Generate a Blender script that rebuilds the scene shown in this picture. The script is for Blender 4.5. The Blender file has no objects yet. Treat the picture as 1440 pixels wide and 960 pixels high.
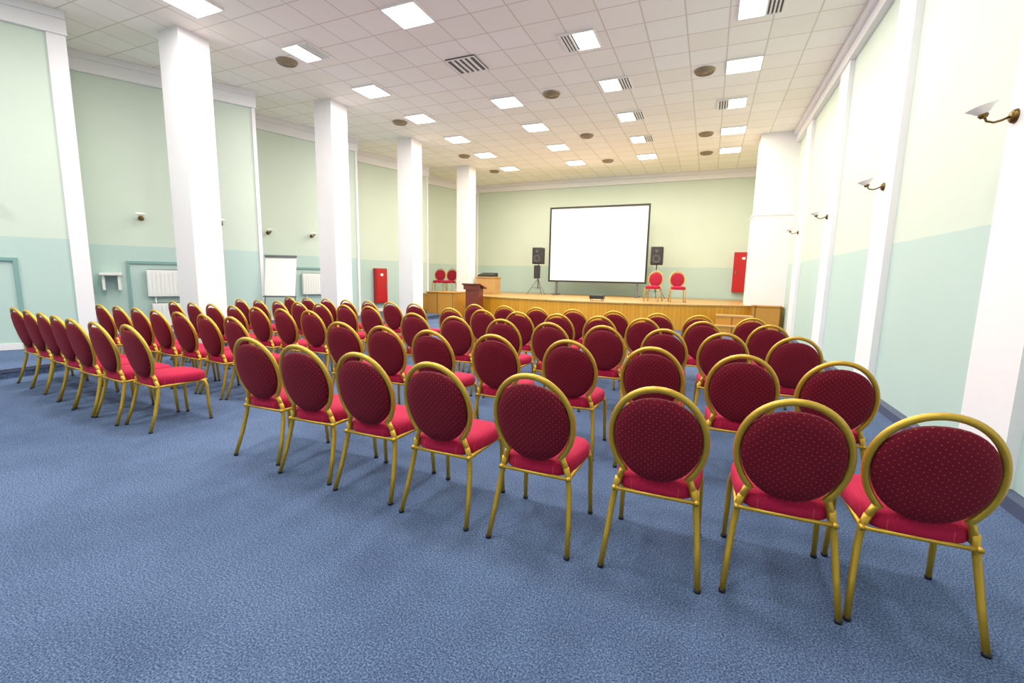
import bpy, math, random
from mathutils import Vector, Matrix
random.seed(4)
SC=bpy.context.scene
H=5.31; EYE=1.41
try:
    SC.view_settings.view_transform='Standard'
    SC.view_settings.gamma=1.12
except Exception: pass

# ---------------------------------------------------------------- materials
def lin(c):
    return tuple(((v/255)/12.92 if v/255<=.04045 else ((v/255+.055)/1.055)**2.4) for v in c)+(1,)
def mat(name,rgb,rough=.6,metal=0,emit=None,estr=0,noise=None,spec=None,bump=None,coat=0):
    m=bpy.data.materials.new(name); m.use_nodes=True; nt=m.node_tree; b=nt.nodes['Principled BSDF']
    c=lin(rgb); b.inputs['Base Color'].default_value=c; b.inputs['Roughness'].default_value=rough
    b.inputs['Metallic'].default_value=metal
    if spec is not None: b.inputs['Specular IOR Level'].default_value=spec
    if coat: b.inputs['Coat Weight'].default_value=coat
    if emit:
        b.inputs['Emission Color'].default_value=lin(emit); b.inputs['Emission Strength'].default_value=estr
        try: m.cycles.emission_sampling='NONE'
        except Exception: pass
    g=nt.nodes.new('ShaderNodeNewGeometry')
    if noise:
        sc,amt=noise
        n=nt.nodes.new('ShaderNodeTexNoise'); n.inputs['Scale'].default_value=sc; n.inputs['Detail'].default_value=4
        nt.links.new(g.outputs['Position'],n.inputs['Vector'])
        mx=nt.nodes.new('ShaderNodeMix'); mx.data_type='RGBA'
        mx.inputs[6].default_value=tuple(v*(1-amt) for v in c[:3])+(1,); mx.inputs[7].default_value=tuple(min(1,v*(1+amt)) for v in c[:3])+(1,)
        nt.links.new(n.outputs[0],mx.inputs[0]); nt.links.new(mx.outputs[2],b.inputs['Base Color'])
    if bump:
        n2=nt.nodes.new('ShaderNodeTexNoise'); n2.inputs['Scale'].default_value=bump[0]
        nt.links.new(g.outputs['Position'],n2.inputs['Vector'])
        bp=nt.nodes.new('ShaderNodeBump'); bp.inputs['Strength'].default_value=bump[1]; bp.inputs['Distance'].default_value=.01
        nt.links.new(n2.outputs[0],bp.inputs['Height']); nt.links.new(bp.outputs[0],b.inputs['Normal'])
    return m
def N(m,t): return m.node_tree.nodes.new(t)
def L(m,a,b): m.node_tree.links.new(a,b)

def wall_mat(name):
    m=mat(name,(206,232,216),.6); b=m.node_tree.nodes['Principled BSDF']
    g=N(m,'ShaderNodeNewGeometry'); s=N(m,'ShaderNodeSeparateXYZ'); L(m,g.outputs['Position'],s.inputs[0])
    gt=N(m,'ShaderNodeMath'); gt.operation='GREATER_THAN'; gt.inputs[1].default_value=1.87; L(m,s.outputs[2],gt.inputs[0])
    n=N(m,'ShaderNodeTexNoise'); n.inputs['Scale'].default_value=1.2; n.inputs['Detail'].default_value=5; L(m,g.outputs['Position'],n.inputs['Vector'])
    mx=N(m,'ShaderNodeMix'); mx.data_type='RGBA'; mx.inputs[6].default_value=lin((183,210,203)); mx.inputs[7].default_value=lin((207,222,207))
    L(m,gt.outputs[0],mx.inputs[0])
    m2=N(m,'ShaderNodeMix'); m2.data_type='RGBA'; m2.blend_type='MULTIPLY'; m2.inputs[0].default_value=.08
    L(m,mx.outputs[2],m2.inputs[6]); L(m,n.outputs[0],m2.inputs[7]); L(m,m2.outputs[2],b.inputs['Base Color'])
    n2=N(m,'ShaderNodeTexNoise'); n2.inputs['Scale'].default_value=60; L(m,g.outputs['Position'],n2.inputs['Vector'])
    bp=N(m,'ShaderNodeBump'); bp.inputs['Strength'].default_value=.08; bp.inputs['Distance'].default_value=.01
    L(m,n2.outputs[0],bp.inputs['Height']); L(m,bp.outputs[0],b.inputs['Normal'])
    return m
M_wall=wall_mat('mint_two_tone_paint')
M_white=mat('white_paint',(240,238,242),.55,noise=(2,.03))
M_trim=mat('trim_white',(235,234,236),.45)
M_base=mat('baseboard_dark',(62,72,100),.6)

def carpet():
    m=mat('blue_carpet',(95,122,170),.95,spec=.1); b=m.node_tree.nodes['Principled BSDF']
    g=N(m,'ShaderNodeNewGeometry')
    n=N(m,'ShaderNodeTexNoise'); n.inputs['Scale'].default_value=125; n.inputs['Detail'].default_value=3; n.inputs['Roughness'].default_value=.8
    L(m,g.outputs['Position'],n.inputs['Vector'])
    r=N(m,'ShaderNodeValToRGB'); r.color_ramp.elements[0].position=.35; r.color_ramp.elements[0].color=lin((34,50,80))
    r.color_ramp.elements[1].position=.66; r.color_ramp.elements[1].color=lin((126,144,178))
    e=r.color_ramp.elements.new(.5); e.color=lin((73,94,130))
    L(m,n.outputs[0],r.inputs[0])
    n2=N(m,'ShaderNodeTexNoise'); n2.inputs['Scale'].default_value=1.3; n2.inputs['Detail'].default_value=6; n2.inputs['Roughness'].default_value=.65
    L(m,g.outputs['Position'],n2.inputs['Vector'])
    r2=N(m,'ShaderNodeValToRGB'); r2.color_ramp.elements[0].position=.35; r2.color_ramp.elements[0].color=(.76,.76,.79,1); r2.color_ramp.elements[1].position=.6; r2.color_ramp.elements[1].color=(1,1,1,1)
    L(m,n2.outputs[0],r2.inputs[0])
    mx=N(m,'ShaderNodeMix'); mx.data_type='RGBA'; mx.blend_type='MULTIPLY'; mx.inputs[0].default_value=1
    L(m,r.outputs[0],mx.inputs[6]); L(m,r2.outputs[0],mx.inputs[7]); L(m,mx.outputs[2],b.inputs['Base Color'])
    bp=N(m,'ShaderNodeBump'); bp.inputs['Strength'].default_value=.5; bp.inputs['Distance'].default_value=.006
    L(m,n.outputs[0],bp.inputs['Height']); L(m,bp.outputs[0],b.inputs['Normal'])
    return m
M_carpet=carpet()

def ceil_mat():
    m=mat('ceiling_tiles',(236,228,210),.8); b=m.node_tree.nodes['Principled BSDF']
    g=N(m,'ShaderNodeNewGeometry'); br=N(m,'ShaderNodeTexBrick'); L(m,g.outputs['Position'],br.inputs['Vector'])
    br.offset=0; br.squash=1
    br.inputs['Scale'].default_value=1; br.inputs['Brick Width'].default_value=.6; br.inputs['Row Height'].default_value=.6
    br.inputs['Mortar Size'].default_value=.012; br.inputs['Mortar Smooth'].default_value=.1; br.inputs['Bias'].default_value=-.2
    br.inputs['Color1'].default_value=lin((253,250,241)); br.inputs['Color2'].default_value=lin((247,242,229)); br.inputs['Mortar'].default_value=lin((218,211,196))
    L(m,br.outputs[0],b.inputs['Base Color'])
    return m
M_ceil=ceil_mat()

def wood(name,c1,c2,plank=.11,axis=0):
    m=mat(name,c1,.4); b=m.node_tree.nodes['Principled BSDF']
    g=N(m,'ShaderNodeNewGeometry'); s=N(m,'ShaderNodeSeparateXYZ'); L(m,g.outputs['Position'],s.inputs[0])
    d=N(m,'ShaderNodeMath'); d.operation='DIVIDE'; d.inputs[1].default_value=plank; L(m,s.outputs[axis],d.inputs[0])
    f=N(m,'ShaderNodeMath'); f.operation='FLOOR'; L(m,d.outputs[0],f.inputs[0])
    fr=N(m,'ShaderNodeMath'); fr.operation='FRACT'; L(m,d.outputs[0],fr.inputs[0])
    wn=N(m,'ShaderNodeTexWhiteNoise'); wn.noise_dimensions='1D'; L(m,f.outputs[0],wn.inputs['W'])
    mp=N(m,'ShaderNodeMapping'); mp.inputs['Scale'].default_value=(14,14,1.5) if axis==0 else (2,14,14); L(m,g.outputs['Position'],mp.inputs[0])
    n=N(m,'ShaderNodeTexNoise'); n.inputs['Scale'].default_value=2; n.inputs['Detail'].default_value=5; L(m,mp.outputs[0],n.inputs['Vector'])
    a=N(m,'ShaderNodeMath'); a.operation='ADD'; L(m,wn.outputs[0],a.inputs[0]); L(m,n.outputs[0],a.inputs[1])
    h=N(m,'ShaderNodeMath'); h.operation='MULTIPLY'; h.inputs[1].default_value=.5; L(m,a.outputs[0],h.inputs[0])
    mx=N(m,'ShaderNodeMix'); mx.data_type='RGBA'; mx.inputs[6].default_value=lin(c1); mx.inputs[7].default_value=lin(c2); L(m,h.outputs[0],mx.inputs[0])
    lt=N(m,'ShaderNodeMath'); lt.operation='LESS_THAN'; lt.inputs[1].default_value=.06; L(m,fr.outputs[0],lt.inputs[0])
    m2=N(m,'ShaderNodeMix'); m2.data_type='RGBA'; m2.inputs[7].default_value=lin(tuple(int(v*.7) for v in c1)); L(m,lt.outputs[0],m2.inputs[0]); L(m,mx.outputs[2],m2.inputs[6])
    L(m,m2.outputs[2],b.inputs['Base Color'])
    return m
M_stage=wood('stage_front_pine',(194,130,20),(214,152,34))
M_floorb=wood('stage_floor_boards',(170,130,68),(188,150,86),.12,1)
M_box=wood('varnished_wood',(178,120,38),(196,138,50),.6)
M_lect=mat('lectern_mahogany',(104,36,20),.4,noise=(6,.3))
M_pod=mat('podium_wood',(184,142,86),.45,noise=(5,.15))
M_blk=mat('black_plastic',(18,18,21),.5)
M_grill=mat('speaker_grille',(32,32,36),.7)
M_cone=mat('speaker_cone',(60,60,64),.5)
M_metal=mat('grey_metal',(120,120,124),.35,.8)
M_scr=mat('screen_fabric',(246,246,252),.9)
M_red=mat('red_enamel',(182,12,18),.4,spec=.4)
M_rad=mat('radiator_white',(238,238,236),.4)
M_brass=mat('aged_brass',(110,84,38),.35,.85)
M_glass=mat('frosted_glass',(245,243,236),.3,coat=.3)
M_duct=mat('diffuser_bronze',(146,130,102),.5,.3)
M_dark=mat('vent_dark',(96,90,82),.8)
M_lamp=mat('lamp_diffuser',(255,255,255),.5,emit=(255,250,238),estr=6)
M_frame=mat('lamp_frame',(240,240,236),.4)
M_teal=mat('niche_teal',(118,160,156),.6)
M_paper=mat('paper_white',(244,244,240),.7)

def fabric(name,c,dot,horiz,dr=.1):
    m=mat(name,c,.85,spec=.2); b=m.node_tree.nodes['Principled BSDF']
    b.inputs['Sheen Weight'].default_value=.12; b.inputs['Sheen Tint'].default_value=lin((255,90,120))
    t=N(m,'ShaderNodeTexCoord'); s=N(m,'ShaderNodeSeparateXYZ'); L(m,t.outputs['Object'],s.inputs[0])
    cb=N(m,'ShaderNodeCombineXYZ'); L(m,s.outputs[0],cb.inputs[0]); L(m,s.outputs[1 if horiz else 2],cb.inputs[1])
    mp=N(m,'ShaderNodeMapping'); mp.inputs['Rotation'].default_value=(0,0,math.radians(45)); L(m,cb.outputs[0],mp.inputs[0])
    v=N(m,'ShaderNodeTexVoronoi'); v.voronoi_dimensions='2D'; v.inputs['Scale'].default_value=46; v.inputs['Randomness'].default_value=0; L(m,mp.outputs[0],v.inputs['Vector'])
    lt=N(m,'ShaderNodeMath'); lt.operation='LESS_THAN'; lt.inputs[1].default_value=dr; L(m,v.outputs['Distance'],lt.inputs[0])
    n=N(m,'ShaderNodeTexNoise'); n.inputs['Scale'].default_value=120; L(m,t.outputs['Object'],n.inputs['Vector'])
    c0=lin(c); mx=N(m,'ShaderNodeMix'); mx.data_type='RGBA'; mx.inputs[6].default_value=tuple(x*.75 for x in c0[:3])+(1,); mx.inputs[7].default_value=tuple(min(1,x*1.25) for x in c0[:3])+(1,)
    L(m,n.outputs[0],mx.inputs[0])
    m2=N(m,'ShaderNodeMix'); m2.data_type='RGBA'; m2.inputs[7].default_value=lin(dot); L(m,lt.outputs[0],m2.inputs[0]); L(m,mx.outputs[2],m2.inputs[6])
    L(m,m2.outputs[2],b.inputs['Base Color'])
    return m
M_seat=fabric('crimson_seat_fabric',(168,16,56),(186,66,70),True,.08)
M_back=fabric('shaded_back_fabric',(98,4,28),(156,84,50),False,.09)  # chair backs' shadow is put into this fabric colour, darker than the seat
M_front=fabric('crimson_back_front',(150,12,44),(186,104,66),False)
M_gold=mat('gold_lacquered_tube',(200,158,50),.38,.6)

# ---------------------------------------------------------------- mesh builder
class MB:
    def __init__(s): s.v=[];s.f=[];s.m=[];s.sm=[];s.mats=[]
    def mi(s,m):
        if m not in s.mats: s.mats.append(m)
        return s.mats.index(m)
    def add(s,vs,fs,m,smooth=False,M=None):
        o=len(s.v); k=s.mi(m)
        for p in vs:
            p=Vector(p)
            if M is not None: p=M@p
            s.v.append(p)
        for f in fs: s.f.append([i+o for i in f]); s.m.append(k); s.sm.append(smooth)
    def box(s,a,b,m,M=None,bev=0):
        x0,y0,z0=[min(a[i],b[i]) for i in range(3)]; x1,y1,z1=[max(a[i],b[i]) for i in range(3)]
        if bev<=0:
            vs=[(x0,y0,z0),(x1,y0,z0),(x1,y1,z0),(x0,y1,z0),(x0,y0,z1),(x1,y0,z1),(x1,y1,z1),(x0,y1,z1)]
            s.add(vs,[(0,3,2,1),(4,5,6,7),(0,1,5,4),(1,2,6,5),(2,3,7,6),(3,0,4,7)],m,M=M); return
        bev=min(bev,(x1-x0)/2.01,(y1-y0)/2.01,(z1-z0)/2.01)
        import bmesh
        bm=bmesh.new(); bmesh.ops.create_cube(bm,size=1)
        for v in bm.verts: v.co=Vector(((x0+x1)/2+v.co.x*(x1-x0),(y0+y1)/2+v.co.y*(y1-y0),(z0+z1)/2+v.co.z*(z1-z0)))
        bmesh.ops.bevel(bm,geom=bm.edges[:],offset=bev,segments=2,affect='EDGES',profile=.5)
        bm.verts.ensure_lookup_table(); bm.verts.index_update()
        s.add([v.co.copy() for v in bm.verts],[[v.index for v in f.verts] for f in bm.faces],m,M=M); bm.free()
    def prism(s,poly,z0,z1,m,M=None):
        n=len(poly); vs=[(x,y,z0) for x,y in poly]+[(x,y,z1) for x,y in poly]
        fs=[tuple(reversed(range(n))),tuple(range(n,2*n))]+[(i,(i+1)%n,(i+1)%n+n,i+n) for i in range(n)]
        s.add(vs,fs,m,M=M)
    def tube(s,pts,r,m,seg=8,M=None,cap=True):
        pts=[Vector(p) for p in pts]; n=len(pts)
        rs=r if isinstance(r,(list,tuple)) else [r]*n
        T=[(pts[min(i+1,n-1)]-pts[max(i-1,0)]).normalized() for i in range(n)]
        u=T[0].orthogonal().normalized(); vs=[];fs=[]
        for i in range(n):
            u=(u-T[i]*u.dot(T[i])).normalized(); w=T[i].cross(u)
            for k in range(seg):
                a=2*math.pi*k/seg; vs.append(pts[i]+(u*math.cos(a)+w*math.sin(a))*rs[i])
        for i in range(n-1):
            for k in range(seg):
                k2=(k+1)%seg; fs.append((i*seg+k,i*seg+k2,(i+1)*seg+k2,(i+1)*seg+k))
        if cap: fs.append(tuple(reversed(range(seg)))); fs.append(tuple(range((n-1)*seg,n*seg)))
        s.add(vs,fs,m,True,M)
    def lathe(s,prof,m,seg=24,M=None):
        vs=[];fs=[]
        for r,z in prof:
            for k in range(seg): a=2*math.pi*k/seg; vs.append((r*math.cos(a),r*math.sin(a),z))
        for i in range(len(prof)-1):
            for k in range(seg): k2=(k+1)%seg; fs.append((i*seg+k,i*seg+k2,(i+1)*seg+k2,(i+1)*seg+k))
        s.add(vs,fs,m,True,M)
    def rings(s,R,m,mend=None):
        n=len(R[0]); vs=[p for r in R for p in r]; fs=[]
        for i in range(len(R)-1):
            for k in range(n): k2=(k+1)%n; fs.append((i*n+k,i*n+k2,(i+1)*n+k2,(i+1)*n+k))
        fs.append(tuple(reversed(range(n)))); fs.append(tuple(range((len(R)-1)*n,len(R)*n)))
        s.add(vs,fs,m,True)
    def mesh(s,name):
        me=bpy.data.meshes.new(name); me.from_pydata([tuple(p) for p in s.v],[],s.f)
        for m in s.mats: me.materials.append(m)
        me.polygons.foreach_set('material_index',s.m); me.polygons.foreach_set('use_smooth',s.sm)
        me.update()
        import bmesh
        bm=bmesh.new(); bm.from_mesh(me); bmesh.ops.recalc_face_normals(bm,faces=bm.faces); bm.to_mesh(me); bm.free()
        return me
    def obj(s,name,loc=(0,0,0),rz=0):
        return place(s.mesh(name),name,loc,rz)
def place(me,name,loc=(0,0,0),rz=0):
    o=bpy.data.objects.new(name,me); SC.collection.objects.link(o); o.location=loc; o.rotation_euler=(0,0,rz); return o

# ---------------------------------------------------------------- room shell
XR=1.93; YB=18.55; YN=-3.2
b=MB(); b.box((-12,YN-.2,-.2),(XR+.3,YB+.3,0),M_carpet); b.obj('floor')
b=MB(); b.box((-12,YN-.2,H),(XR+.3,YB+.3,H+.15),M_ceil); b.obj('ceiling')
b=MB(); b.box((-12,YB,0),(XR+.3,YB+.2,H),M_wall); b.obj('wall_back')
b=MB(); b.box((XR,YN-.2,0),(XR+.2,YB,H),M_wall); b.obj('wall_right')
b=MB(); b.box((-12,YN-.2,0),(XR,YN,H),M_wall); b.obj('wall_front')
PAN=[((-11.3,-3.2),(-9.6,.8)),((-11.3,.9),(-9.5,4.32)),((-11.3,4.4),(-9.52,7.58)),((-11.1,7.7),(-9.9,11.2)),((-11.0,11.3),(-9.8,14.8)),((-10.9,14.9),(-9.65,18.55))]
poly=[(-12,-3.2)]
for a,c in PAN: poly+= [a,c]
poly.append((-12,18.55))
b=MB(); b.prism(poly,0,H,M_wall); b.obj('wall_left')
def pframe(k):
    a,c=PAN[k]; a=Vector((*a,0)); c=Vector((*c,0)); d=(c-a).normalized(); n=Vector((d.y,-d.x,0))
    return Matrix(((d.x,n.x,0,a.x),(d.y,n.y,0,a.y),(0,0,1,0),(0,0,0,1))),(c-a).length
tb=MB(); ck=MB(); bs=MB()
for k in range(6):
    F,ln=pframe(k)
    pw=.22 if k<=1 else .07
    tb.box((ln-pw,-.02,0),(ln+.0,.035,H-.001),M_white,M=F)
    ck.box((0.03,-.01,H-.34),(ln+.02,.07,H-.001),M_trim,M=F)
    ck.box((0.03,-.01,H-.12),(ln+.02,.11,H-.002),M_trim,M=F)
    bs.box((0.03,-.01,.121),(ln,.02,.22),M_trim,M=F)
tb.obj('trim_1'); ck.obj('trim_2'); bs.obj('baseboard_left')
PY=[(-1.6,-1.0),(1.25,1.85),(3.9,4.5),(6.72,7.3),(9.5,10.1),(12.5,13.1)]
b=MB()
for y0,y1 in PY: b.box((XR-.07,y0,0),(XR+.01,y1,H-.001),M_white)
b.obj('trim_3')
b=MB(); b.box((XR-.1,YN,H-.3),(XR+.01,YB,H-.001),M_trim); b.box((XR-.17,YN,H-.12),(XR+.01,YB,H-.002),M_trim); b.obj('trim_4')
b=MB(); b.box((-9.9,YB-.1,H-.3),(XR,YB+.01,H-.001),M_trim); b.box((-9.9,YB-.17,H-.12),(XR,YB+.01,H-.002),M_trim); b.obj('trim_5')
b=MB(); b.box((XR-.09,YN,0),(XR+.01,13.9,.09),M_base); b.obj('baseboard_right')
pl=[(-8.1,YN+.01),(-8.1,13.12),(-8.86,13.12),(-8.86,14.25),(-9.98,14.25)]
for k in(4,3,2,1,0):
    a,c=PAN[k]
    if k<4: pl.append((c[0]+.005,c[1]))
    pl.append((a[0]+.01,a[1]+.01))
b=MB(); b.prism(pl,.001,.12,M_carpet); b.box((-8.115,YN+.01,0.08),(-8.085,13.12,.125),M_base)
b.obj('carpeted_platform')
for y in (5.44,8.70,11.78,15.25):
    b=MB(); w=.255; z0=.121 if y<14 else .731; cx=-8.42
    b.box((cx-w,y-w,z0),(cx+w,y+w,H),M_white); b.box((cx-w-.012,y-w-.012,z0),(cx+w+.012,y+w+.012,z0+.08),M_trim)
    b.obj('pillar')
b=MB(); b.box((1.02,14.38,.731),(XR,15.2,H),M_white); b.box((.98,14.35,.731),(XR,15.24,3.2),M_white); b.box((.96,14.33,3.17),(XR,15.26,3.22),M_trim); b.obj('pillar')

# ---------------------------------------------------------------- stage
arc=[]
x0,x1=-7.75,1.1
for i in range(25):
    t=i/24; x=x0+(x1-x0)*t; arc.append((x,14.3-1.15*(1-(2*t-1)**2)))
left_edge=[(-9.68,18.5),(-10.87,14.95),(-9.78,14.82),(-9.96,14.3)]
b=MB()
poly=left_edge+arc+[(XR-.005,14.3),(XR-.005,18.5)]
b.prism(poly,0.0,.70,M_stage)
lip=left_edge[:3]+[(-9.96,14.27)]+[(x,y-.03) for x,y in arc]+[(XR-.005,14.27),(XR-.005,18.5)]
b.prism(lip,.70,.73,M_floorb)
b.obj('stage')
b=MB(); b.box((-8.8,13.2,.0),(-7.75,14.26,.82),M_box,bev=.01); b.box((-8.83,13.17,.82),(-7.73,14.265,.85),M_box,bev=.008); b.obj('stage_side_block')
b=MB(); b.box((1.14,14.0,0),(XR-.1,14.25,.72),M_box,bev=.01); b.box((1.12,13.97,.72),(XR-.09,14.26,.76),M_box,bev=.008); b.obj('stage_side_block')
b=MB()
b.box((.25,12.75,0),(1.08,13.05,.24),M_box); b.box((.25,13.05,0),(1.08,13.35,.48),M_box)
b.box((.23,12.73,.24),(1.1,13.06,.27),M_pod); b.box((.23,13.03,.48),(1.1,13.37,.52),M_pod)
b.obj('stage_steps')

# ---------------------------------------------------------------- banquet chair
def build_chair():
    b=MB()
    def bk(x,z,off=0):
        return Vector((x,.085-(z-.42)*.21+.5*x*x+off,z))
    pts=[bk(-.176,.40),bk(-.166,.45),bk(-.154,.485)]
    ae,be,zc=.212,.250,.675
    a0=math.radians(228); a1=math.radians(-48)
    for i in range(41):
        a=a0+(a1-a0)*i/40; pts.append(bk(ae*math.cos(a),zc+be*math.sin(a)))
    pts+=[bk(.154,.485),bk(.166,.45),bk(.176,.40)]
    b.tube(pts,.0155,M_gold,seg=10)
    n=40
    def ring(s,off,bulge):
        r=[]
        for k in range(n):
            t=2*math.pi*k/n; c,d=math.cos(t),math.sin(t)
            x=.197*math.copysign(abs(c)**.94,c)*(1+.03*d); zz=.213*math.copysign(abs(d)**.94,d)
            r.append(bk(x*s,.672+zz*s,off))
        return r
    prof=[(.35,-.034),(.7,-.032),(.9,-.026),(.975,-.015),(1,0)]
    b.rings([ring(s,o,0) for s,o in prof],M_back)
    prof=[(1,0),(.975,.018),(.9,.03),(.7,.038),(.35,.042)]
    b.rings([ring(s,o,0) for s,o in prof],M_front)
    def so(s,z,dy=0):
        r=[]
        for k in range(44):
            t=2*math.pi*k/44; c,d=math.cos(t),math.sin(t)
            x=math.copysign(abs(c)**.5,c); y=math.copysign(abs(d)**.5,d)
            w=.205+.018*(y); r.append(Vector((x*w*s,.295+y*.225*s,z)))
        return r
    b.rings([so(.9,.385),so(.97,.39),so(1,.402),so(1.0,.435),so(.985,.452),so(.93,.468),so(.75,.480),so(.4,.486)],M_seat)
    for sx in(-1,1):
        b.tube([(sx*.19,.07,.385),(sx*.19,.5,.385)],.012,M_gold)
        b.tube([(sx*.174,.088,.44),(sx*.184,.10,.39),(sx*.196,.085,.30),(sx*.209,.05,.16),(sx*.222,.0,.012)],[.0155,.0155,.015,.0145,.0135],M_gold,seg=10)
        b.tube([(sx*.175,.44,.39),(sx*.198,.475,.375),(sx*.205,.487,.33),(sx*.208,.49,.16),(sx*.212,.50,.012)],[.0145,.015,.0145,.014,.0125],M_gold,seg=10)
        b.lathe([(0.001,0),(.015,0),(.016,.014),(.012,.018)],M_blk,10,Matrix.Translation((sx*.222,-.002,0)))
        b.lathe([(0.001,0),(.015,0),(.016,.014),(.012,.018)],M_blk,10,Matrix.Translation((sx*.212,.50,0)))
    b.tube([(-.19,.08,.385),(.19,.08,.385)],.010,M_gold)
    b.tube([(-.19,.47,.385),(.19,.47,.385)],.010,M_gold)
    return b.mesh('banquet_chair')
CH=build_chair()
rows=[
 ([.862,.38,-.168,-.78,-1.37,-1.93,-2.47,-3.04],[2.17,2.14,2.09,2.08,2.10,2.15,2.19,2.27]),
 ([.79,.25,-.33,-.96,-1.60,-2.20,-2.74,-3.31],[3.33,3.29,3.33,3.37,3.37,3.34,3.38,3.45]),
 ([.75,.17,-.36,-.95,-1.52,-2.10,-2.71,-3.36],[4.62,4.58,4.62,4.60,4.58,4.64,4.64,4.74]),
 ([.66,-.02,-.70,-1.24,-1.80,-2.36,-2.92,-3.46],[5.72,5.74,5.76,5.74,5.76,5.75,5.78,5.80]),
 ([.56,-.08,-.62,-1.25,-1.86,-2.46,-3.02,-3.58],[6.66,6.70,6.72,6.78,6.74,6.76,6.78,6.8]),
 ([-4.58,-5.06,-5.54,-6.02,-6.5,-6.98,-7.46],[2.30,2.29,2.33,2.41,2.49,2.56,2.63]),
 ([-4.58,-5.07,-5.56,-6.04,-6.52,-7.0,-7.48],[3.24,3.27,3.30,3.33,3.38,3.42,3.46]),
 ([-4.62,-5.11,-5.60,-6.08,-6.56,-7.04,-7.52],[4.30,4.30,4.31,4.33,4.35,4.38,4.40]),
 ([-4.58,-5.07,-5.56,-6.04,-6.52,-7.0,-7.48],[5.36,5.38,5.38,5.4,5.42,5.44,5.46]),
 ([-4.50,-5.0,-5.5,-6.0,-6.5,-6.99,-7.48],[6.38,6.40,6.42,6.42,6.45,6.46,6.48]),
]
for xs,ys in rows:
    for i,(x,y) in enumerate(zip(xs,ys)):
        left=(xs[0]<-4)
        rz=math.radians(random.uniform(-1.5,1.5)-(6 if left else 0))
        place(CH,'banquet_chair',(x,y,0.0),rz)
place(CH,'banquet_chair',(-1.52,15.0,.73),math.radians(172))
place(CH,'banquet_chair',(-.90,15.0,.73),math.radians(190))
place(CH,'banquet_chair',(-9.75,15.6,.73),math.radians(200))
place(CH,'banquet_chair',(-9.15,15.5,.73),math.radians(185))

# ---------------------------------------------------------------- projection screen
b=MB()
sx0,sx1,sz0,sz1,sy=-5.68,-2.12,1.30,3.96,17.0
b.box((sx0,sy,sz0),(sx1,sy+.02,sz1),M_scr)
t=.065
b.box((sx0-t,sy-.02,sz0-t),(sx0,sy+.04,sz1+t),M_blk); b.box((sx1,sy-.02,sz0-t),(sx1+t,sy+.04,sz1+t),M_blk)
b.box((sx0,sy-.02,sz0-t),(sx1,sy+.04,sz0),M_blk); b.box((sx0,sy-.02,sz1),(sx1,sy+.04,sz1+t),M_blk)
for x in (sx0+.25,sx1-.25):
    b.box((x-.03,sy+.04,.74),(x+.03,sy+.1,sz1),M_metal); b.box((x-.03,sy-.35,.73),(x+.03,sy+.5,.77),M_metal)
b.obj('projection_screen')
def speaker(x,y,extra):
    b=MB(); z0=1.90
    b.box((x-.2,y-.18,z0),(x+.2,y+.18,z0+.62),M_blk,bev=.025)
    b.box((x-.175,y-.195,z0+.03),(x+.175,y-.175,z0+.59),M_grill,bev=.008)
    R=Matrix.Translation((x,y-.196,z0+.2))@Matrix.Rotation(math.radians(90),4,'X')
    b.lathe([(.01,-.01),(.05,-.006),(.12,.006),(.135,.008),(.14,0)],M_cone,24,R)
    R=Matrix.Translation((x,y-.196,z0+.46))@Matrix.Rotation(math.radians(90),4,'X')
    b.lathe([(.005,.004),(.04,.004),(.06,.008),(.065,0)],M_cone,20,R)
    b.tube([(x,y,.95),(x,y,z0+.02)],.02,M_metal)
    for k in range(3):
        a=math.radians(90+120*k); dx,dy=math.cos(a),math.sin(a)
        b.tube([(x,y,1.35),(x+dx*.42,y+dy*.42,.745)],.012,M_metal); b.tube([(x,y,.98),(x+dx*.24,y+dy*.24,1.0)],.008,M_metal)
    if extra:
        b.box((x-.1,y-.22,1.35),(x+.1,y-.02,1.85),M_blk,bev=.015); b.box((x-.08,y-.228,1.38),(x+.08,y-.215,1.82),M_grill)
    b.obj('loudspeaker_on_stand')
speaker(-6.1,16.8,True); speaker(-1.72,16.8,False)
b=MB(); b.box((-3.32,13.75,.78),(-2.9,14.05,.9),M_blk,bev=.02)
for dx in(-3.28,-2.94):
    for dy in(13.79,14.01): b.tube([(dx,dy,.73),(dx,dy,.79)],.012,M_blk)
R=Matrix.Translation((-3.02,14.06,.84))@Matrix.Rotation(math.radians(-90),4,'X')
b.lathe([(.001,.02),(.035,.02),(.04,0)],M_metal,16,R)
b.obj('projector')
b=MB(); lx,ly=-7.05,13.35
b.box((lx-.3,ly-.22,0),(lx+.3,ly+.22,.06),M_lect,bev=.01); b.box((lx-.24,ly-.17,.06),(lx+.24,ly+.17,1.0),M_lect,bev=.01)
b.add([(lx-.34,ly-.24,1.12),(lx+.34,ly-.24,1.12),(lx+.34,ly+.24,.98),(lx-.34,ly+.24,.98),(lx-.34,ly-.24,1.16),(lx+.34,ly-.24,1.16),(lx+.34,ly+.24,1.02),(lx-.34,ly+.24,1.02)],[(0,3,2,1),(4,5,6,7),(0,1,5,4),(1,2,6,5),(2,3,7,6),(3,0,4,7)],M_lect)
b.box((lx-.3,ly-.2,.96),(lx+.3,ly-.16,1.13),M_lect)
b.box((lx-.19,ly-.178,.15),(lx+.19,ly-.168,.88),M_lect,bev=.004)
b.obj('lectern')
b=MB(); px,py=-7.65,15.6
b.box((px-.38,py-.28,.73),(px+.38,py+.28,1.34),M_pod,bev=.01); b.box((px-.42,py-.31,1.34),(px+.42,py+.31,1.38),M_pod,bev=.008)
b.box((px-.36,py-.29,.8),(px-.02,py-.275,1.28),M_pod,bev=.004); b.box((px+.02,py-.29,.8),(px+.36,py-.275,1.28),M_pod,bev=.004)
b.obj('media_podium')
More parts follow.
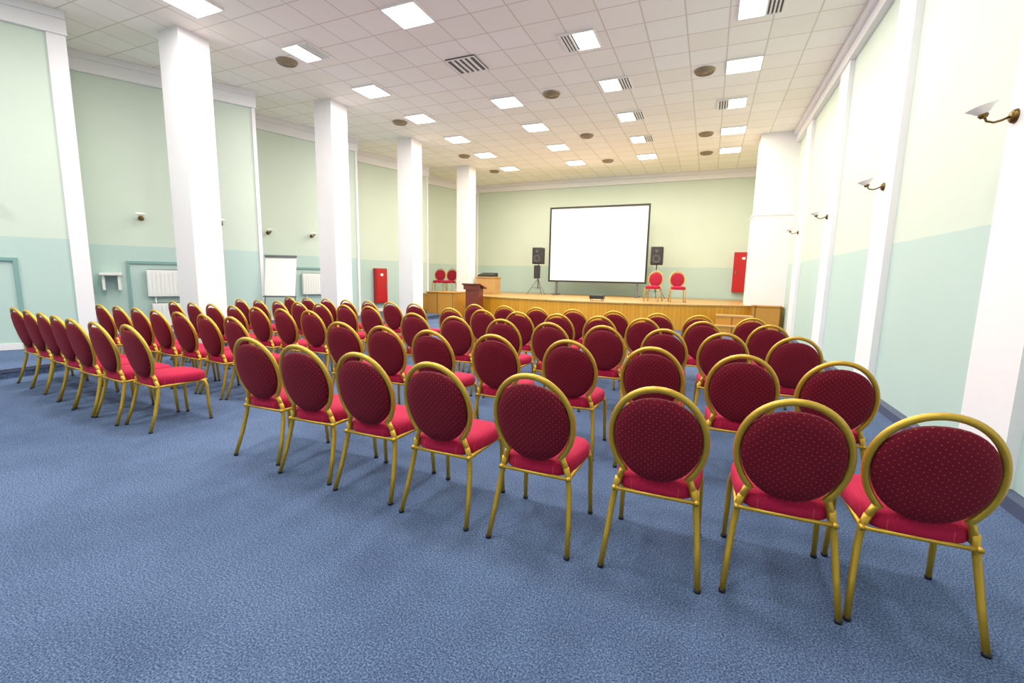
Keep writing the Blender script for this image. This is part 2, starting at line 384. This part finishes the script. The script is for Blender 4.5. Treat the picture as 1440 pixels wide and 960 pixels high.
b=MB(); b.add([(px-.35,py-.22,1.38),(px+.3,py-.22,1.38),(px+.3,py+.2,1.38),(px-.35,py+.2,1.38),(px-.35,py-.22,1.43),(px+.3,py-.22,1.43),(px+.3,py+.2,1.53),(px-.35,py+.2,1.53)],[(0,3,2,1),(4,5,6,7),(0,1,5,4),(1,2,6,5),(2,3,7,6),(3,0,4,7)],M_blk)
for i in range(9):
    for j in range(4):
        yy=py-.17+j*.1; b.box((px-.31+i*.068,yy,1.43+(yy-py+.22)*.238),(px-.285+i*.068,yy+.03,1.455+(yy-py+.22)*.238),M_metal)
b.obj('audio_mixer')

# ---------------------------------------------------------------- red hose cabinets
def cabinet(name,F,x,z0,z1,w,d=.2):
    b=MB(); b.box((x-w/2,0.001,z0),(x+w/2,d,z1),M_red,M=F,bev=.012)
    b.box((x-w/2+.04,d-.002,z0+.04),(x+w/2-.04,d+.012,z1-.04),M_red,M=F,bev=.006)
    b.box((x+w/2-.1,d+.01,(z0+z1)/2-.06),(x+w/2-.07,d+.035,(z0+z1)/2+.06),M_metal,M=F)
    b.box((x-.05,d+.01,z1-.26),(x+.05,d+.016,z1-.18),M_paper,M=F)
    b.obj(name)
F4,l4=pframe(4); cabinet('fire_hose_cabinet',F4,1.6,.42,1.6,.45,.16)
FB=Matrix(((-1,0,0,0),(0,-1,0,YB),(0,0,1,0),(0,0,0,1)))
cabinet('fire_hose_cabinet',FB,-1.08,1.0,2.42,.62)

# ---------------------------------------------------------------- radiators & niches
def radiator(F,x0,x1,z0,z1):
    b=MB(); b.box((x0,.03,z0),(x1,.12,z1),M_rad,M=F,bev=.012)
    n=int((x1-x0)/.07)
    for i in range(n): xx=x0+.02+i*(x1-x0-.04)/n; b.box((xx,.115,z0+.05),(xx+.035,.128,z1-.05),M_rad,M=F)
    b.box((x0+.02,.03,z1),(x1-.02,.11,z1+.015),M_metal,M=F)
    for xx in(x0+.12,x1-.12): b.box((xx-.02,.002,z0+.1),(xx+.02,.04,z1-.1),M_metal,M=F); b.tube([(xx,.07,.125),(xx,.07,z0+.02)],.012,M_rad,M=F)
    b.obj('radiator')
NI=[0]
def niche(F,x0,x1,z1,z0=.121):
    b=MB(); t=.05
    b.box((x0-t,-.01,z0),(x0,.035,z1+t),M_teal,M=F); b.box((x1,-.01,z0),(x1+t,.035,z1+t),M_teal,M=F); b.box((x0,-.01,z1),(x1,.035,z1+t),M_teal,M=F)
    b.obj('trim_%d'%(6+NI[0])); NI[0]+=1
F2,l2=pframe(2); F3,l3=pframe(3); F1,l1=pframe(1)
radiator(F2,1.5,2.5,.86,1.40); radiator(F2,1.55,2.5,.25,.72); niche(F2,1.25,2.7,1.52)
radiator(F3,1.9,3.1,.80,1.38); niche(F3,1.6,3.2,1.5)
niche(F1,.6,2.98,1.5)
b=MB(); b.box((.8,0.001,1.28),(1.13,.3,1.33),M_rad,M=F2,bev=.008); b.box((.83,0.001,1.0),(.87,.24,1.28),M_rad,M=F2); b.box((1.06,0.001,1.0),(1.1,.24,1.28),M_rad,M=F2); b.obj('wall_shelf')

b=MB(); Fm=Matrix.Translation((-9.15,7.75,.12))@Matrix.Rotation(math.radians(28),4,'Z')
def fl(z): return .02+(1.65-z)*-.18
b.add([(-.34,fl(.75)-.02,.75),(.34,fl(.75)-.02,.75),(.34,fl(1.63)-.02,1.63),(-.34,fl(1.63)-.02,1.63),(-.34,fl(.75)+.01,.75),(.34,fl(.75)+.01,.75),(.34,fl(1.63)+.01,1.63),(-.34,fl(1.63)+.01,1.63)],[(0,1,2,3),(7,6,5,4),(0,4,5,1),(1,5,6,2),(2,6,7,3),(3,7,4,0)],M_paper,M=Fm)
for x in(-.34,.34): b.tube([(x,fl(0)-.0,0.01),(x*.95,fl(1.66),1.66)],.014,M_metal,M=Fm)
b.tube([(0,.62,0.01),(0,.04,1.62)],.014,M_metal,M=Fm); b.box((-.36,fl(.74)-.07,.71),(.36,fl(.74)+.02,.74),M_metal,M=Fm); b.box((-.35,-.03,1.62),(.35,.04,1.67),M_metal,M=Fm)
b.obj('flipchart')

# ---------------------------------------------------------------- sconces
def sconce(F,x,z,y0=.0,side=-1):
    b=MB(); R=F@Matrix.Translation((x,y0,z))@Matrix.Rotation(math.radians(-90),4,'X')
    b.lathe([(.001,.03),(.03,.03),(.042,.02),(.05,0),(.05,-.005)],M_brass,20,R)
    p=[(x,y0+.03,z),(x,y0+.07,z-.02),(x,y0+.11,z-.03),(x,y0+.15,z-.018),(x,y0+.165,z+.01)]
    b.tube(p,.008,M_brass,8,F)
    T=F@Matrix.Translation((x,y0+.168,z+.01))@Matrix.Rotation(math.radians(-18),4,'X')@Matrix.Scale(.88,4)
    b.lathe([(.001,-.01),(.022,-.006),(.034,.012),(.03,.03),(.02,.032)],M_brass,16,T)
    b.lathe([(.028,.025),(.045,.035),(.062,.055),(.085,.075),(.10,.085),(.096,.085),(.058,.06),(.025,.03)],M_glass,24,T)
    b.obj('wall_sconce')
FR=Matrix(((0,-1,0,XR-.07),(1,0,0,0),(0,0,1,0),(0,0,0,1)))
for y in(1.5,4.42,7.02,9.9,12.8): sconce(FR,y,2.57)
sconce(F2,1.5,2.42); sconce(F2,2.85,2.42,0); sconce(F3,1.1,2.42); sconce(F3,2.25,2.42); sconce(F1,2.75,2.42)
F5,l5=pframe(5); sconce(F5,.9,3.3)

# ---------------------------------------------------------------- ceiling lamps, grilles, diffusers
LI=[]; CO=[]
for x,ys in ((.30,[9.83,13.80,15.78,5.95,3.0,0]),(-2.11,[15.74,5.95,3.0,0]),(-4.48,[6.28,10.0,11.85,13.81,15.80,3.0,0]),(-6.98,[8.42,10.24,12.10,13.92,15.87,3.0,0]),(-9.0,[0.5])):
    for y in ys: LI.append((x,y))
LI.append((-7.3,4.86))
CO=[(.40,7.88,1),(.18,11.77,-1),(-2.26,7.95,-1),(-2.02,9.87,1),(-2.02,11.84,1),(-2.02,13.79,1),(-6.9,6.6,1)]
mb=MB(); s=.3
mb.box((-s,-s,-.03),(s,-s+.02,0),M_frame); mb.box((-s,s-.02,-.03),(s,s,0),M_frame); mb.box((-s,-s+.02,-.03),(-s+.02,s-.02,0),M_frame); mb.box((s-.02,-s+.02,-.03),(s,s-.02,0),M_frame)
mb.box((-s+.02,-s+.02,-.022),(s-.02,s-.02,-.001),M_lamp)
LM=mb.mesh('ceiling_light_panel')
def col(y): return (1,.87,.67) if y>11 else ((1,.91,.77) if y>9 else (1,.95,.90))
PW=68
def lamp(o,y,sx,sy,dx=0,k=1):
    ld=bpy.data.lights.new('lamp','AREA'); ld.shape='RECTANGLE'; ld.size=sx; ld.size_y=sy; ld.energy=PW*k; ld.color=col(y)
    lo=bpy.data.objects.new('lamp',ld); SC.collection.objects.link(lo); lo.parent=o; lo.location=(dx,0,-.035)
for x,y in LI:
    o=place(LM,'ceiling_light_panel',(x,y,H-.001)); k=1
    if x>0: k=.55 if y<7 else .8
    lamp(o,y,.54,.54,0,k)
def combo(sg):
    mb=MB(); s=.3
    mb.box((-s,-s,-.03),(s,-s+.02,0),M_frame); mb.box((-s,s-.02,-.03),(s,s,0),M_frame); mb.box((-s,-s+.02,-.03),(-s+.02,s-.02,0),M_frame); mb.box((s-.02,-s+.02,-.03),(s,s-.02,0),M_frame)
    a,c=(-s+.02,.06)
    if sg<0: a,c=(-.06,s-.02)
    mb.box((a,-s+.02,-.022),(c,s-.02,-.001),M_lamp)
    g0,g1=(.07,s-.02) if sg>0 else (-s+.02,-.07)
    mb.box((g0,-s+.02,-.012),(g1,s-.02,-.001),M_dark)
    n=4
    for i in range(n):
        xx=g0+(g1-g0)*(i+.0)/n; mb.box((xx,-s+.02,-.028),(xx+.024,s-.02,-.01),M_frame)
    return mb.mesh('ceiling_light_panel_with_grille')
CM={1:combo(1),-1:combo(-1)}
for x,y,sg in CO:
    o=place(CM[sg],'ceiling_light_with_grille',(x,y,H-.001)); lamp(o,y,.34,.54,-.11*sg,.75 if x<0 else .55)
g=MB(); g.box((-.3,-.3,-.02),(.3,.3,-.001),M_dark)
g.box((-.3,-.3,-.03),(.3,-.27,0),M_frame); g.box((-.3,.27,-.03),(.3,.3,0),M_frame); g.box((-.3,-.27,-.03),(-.27,.27,0),M_frame); g.box((.27,-.27,-.03),(.3,.27,0),M_frame)
for i in range(4): g.box((-.185+i*.11,-.27,-.035),(-.14+i*.11,.27,-.005),M_frame)
GM=g.mesh('ceiling_vent_grille')
place(GM,'ceiling_vent_grille',(-4.44,8.05,H-.001))
d=MB(); d.lathe([(.001,-.05),(.05,-.05),(.07,-.035),(.071,-.03),(.10,-.055),(.13,-.035),(.135,-.028),(.16,-.05),(.185,-.02),(.19,0)],M_duct,28)
DM=d.mesh('round_air_diffuser')
for x,y in((-.36,9.85),(-3.4,9.9),(-.36,13.9),(-3.4,13.0),(-.36,15.9),(-3.4,15.9),(-7.55,6.75),(-7.65,10.3),(-7.7,13.8),(-7.7,16.1)):
    place(DM,'round_air_diffuser',(x,y,H-.001))

w=bpy.data.worlds.new('world'); SC.world=w; w.use_nodes=True; w.node_tree.nodes['Background'].inputs[0].default_value=(.9,.95,1,1); w.node_tree.nodes['Background'].inputs[1].default_value=.5

# ---------------------------------------------------------------- camera
f=641.15; ph,th,ro=[math.radians(a) for a in(8.12,23.03,1.11)]
Fw=Vector((-math.sin(th)*math.cos(ph),math.cos(th)*math.cos(ph),-math.sin(ph)))
R0=Vector((math.cos(th),math.sin(th),0)); U0=R0.cross(Fw)
R=R0*math.cos(ro)+U0*math.sin(ro); U=-R0*math.sin(ro)+U0*math.cos(ro)
cam=bpy.data.cameras.new('camera'); cam.sensor_width=36; cam.lens=36*f/1440; cam.clip_start=.05; cam.clip_end=100
co=bpy.data.objects.new('camera',cam); SC.collection.objects.link(co)
co.matrix_world=Matrix(((R.x,U.x,-Fw.x,0),(R.y,U.y,-Fw.y,0),(R.z,U.z,-Fw.z,EYE),(0,0,0,1)))
SC.camera=co
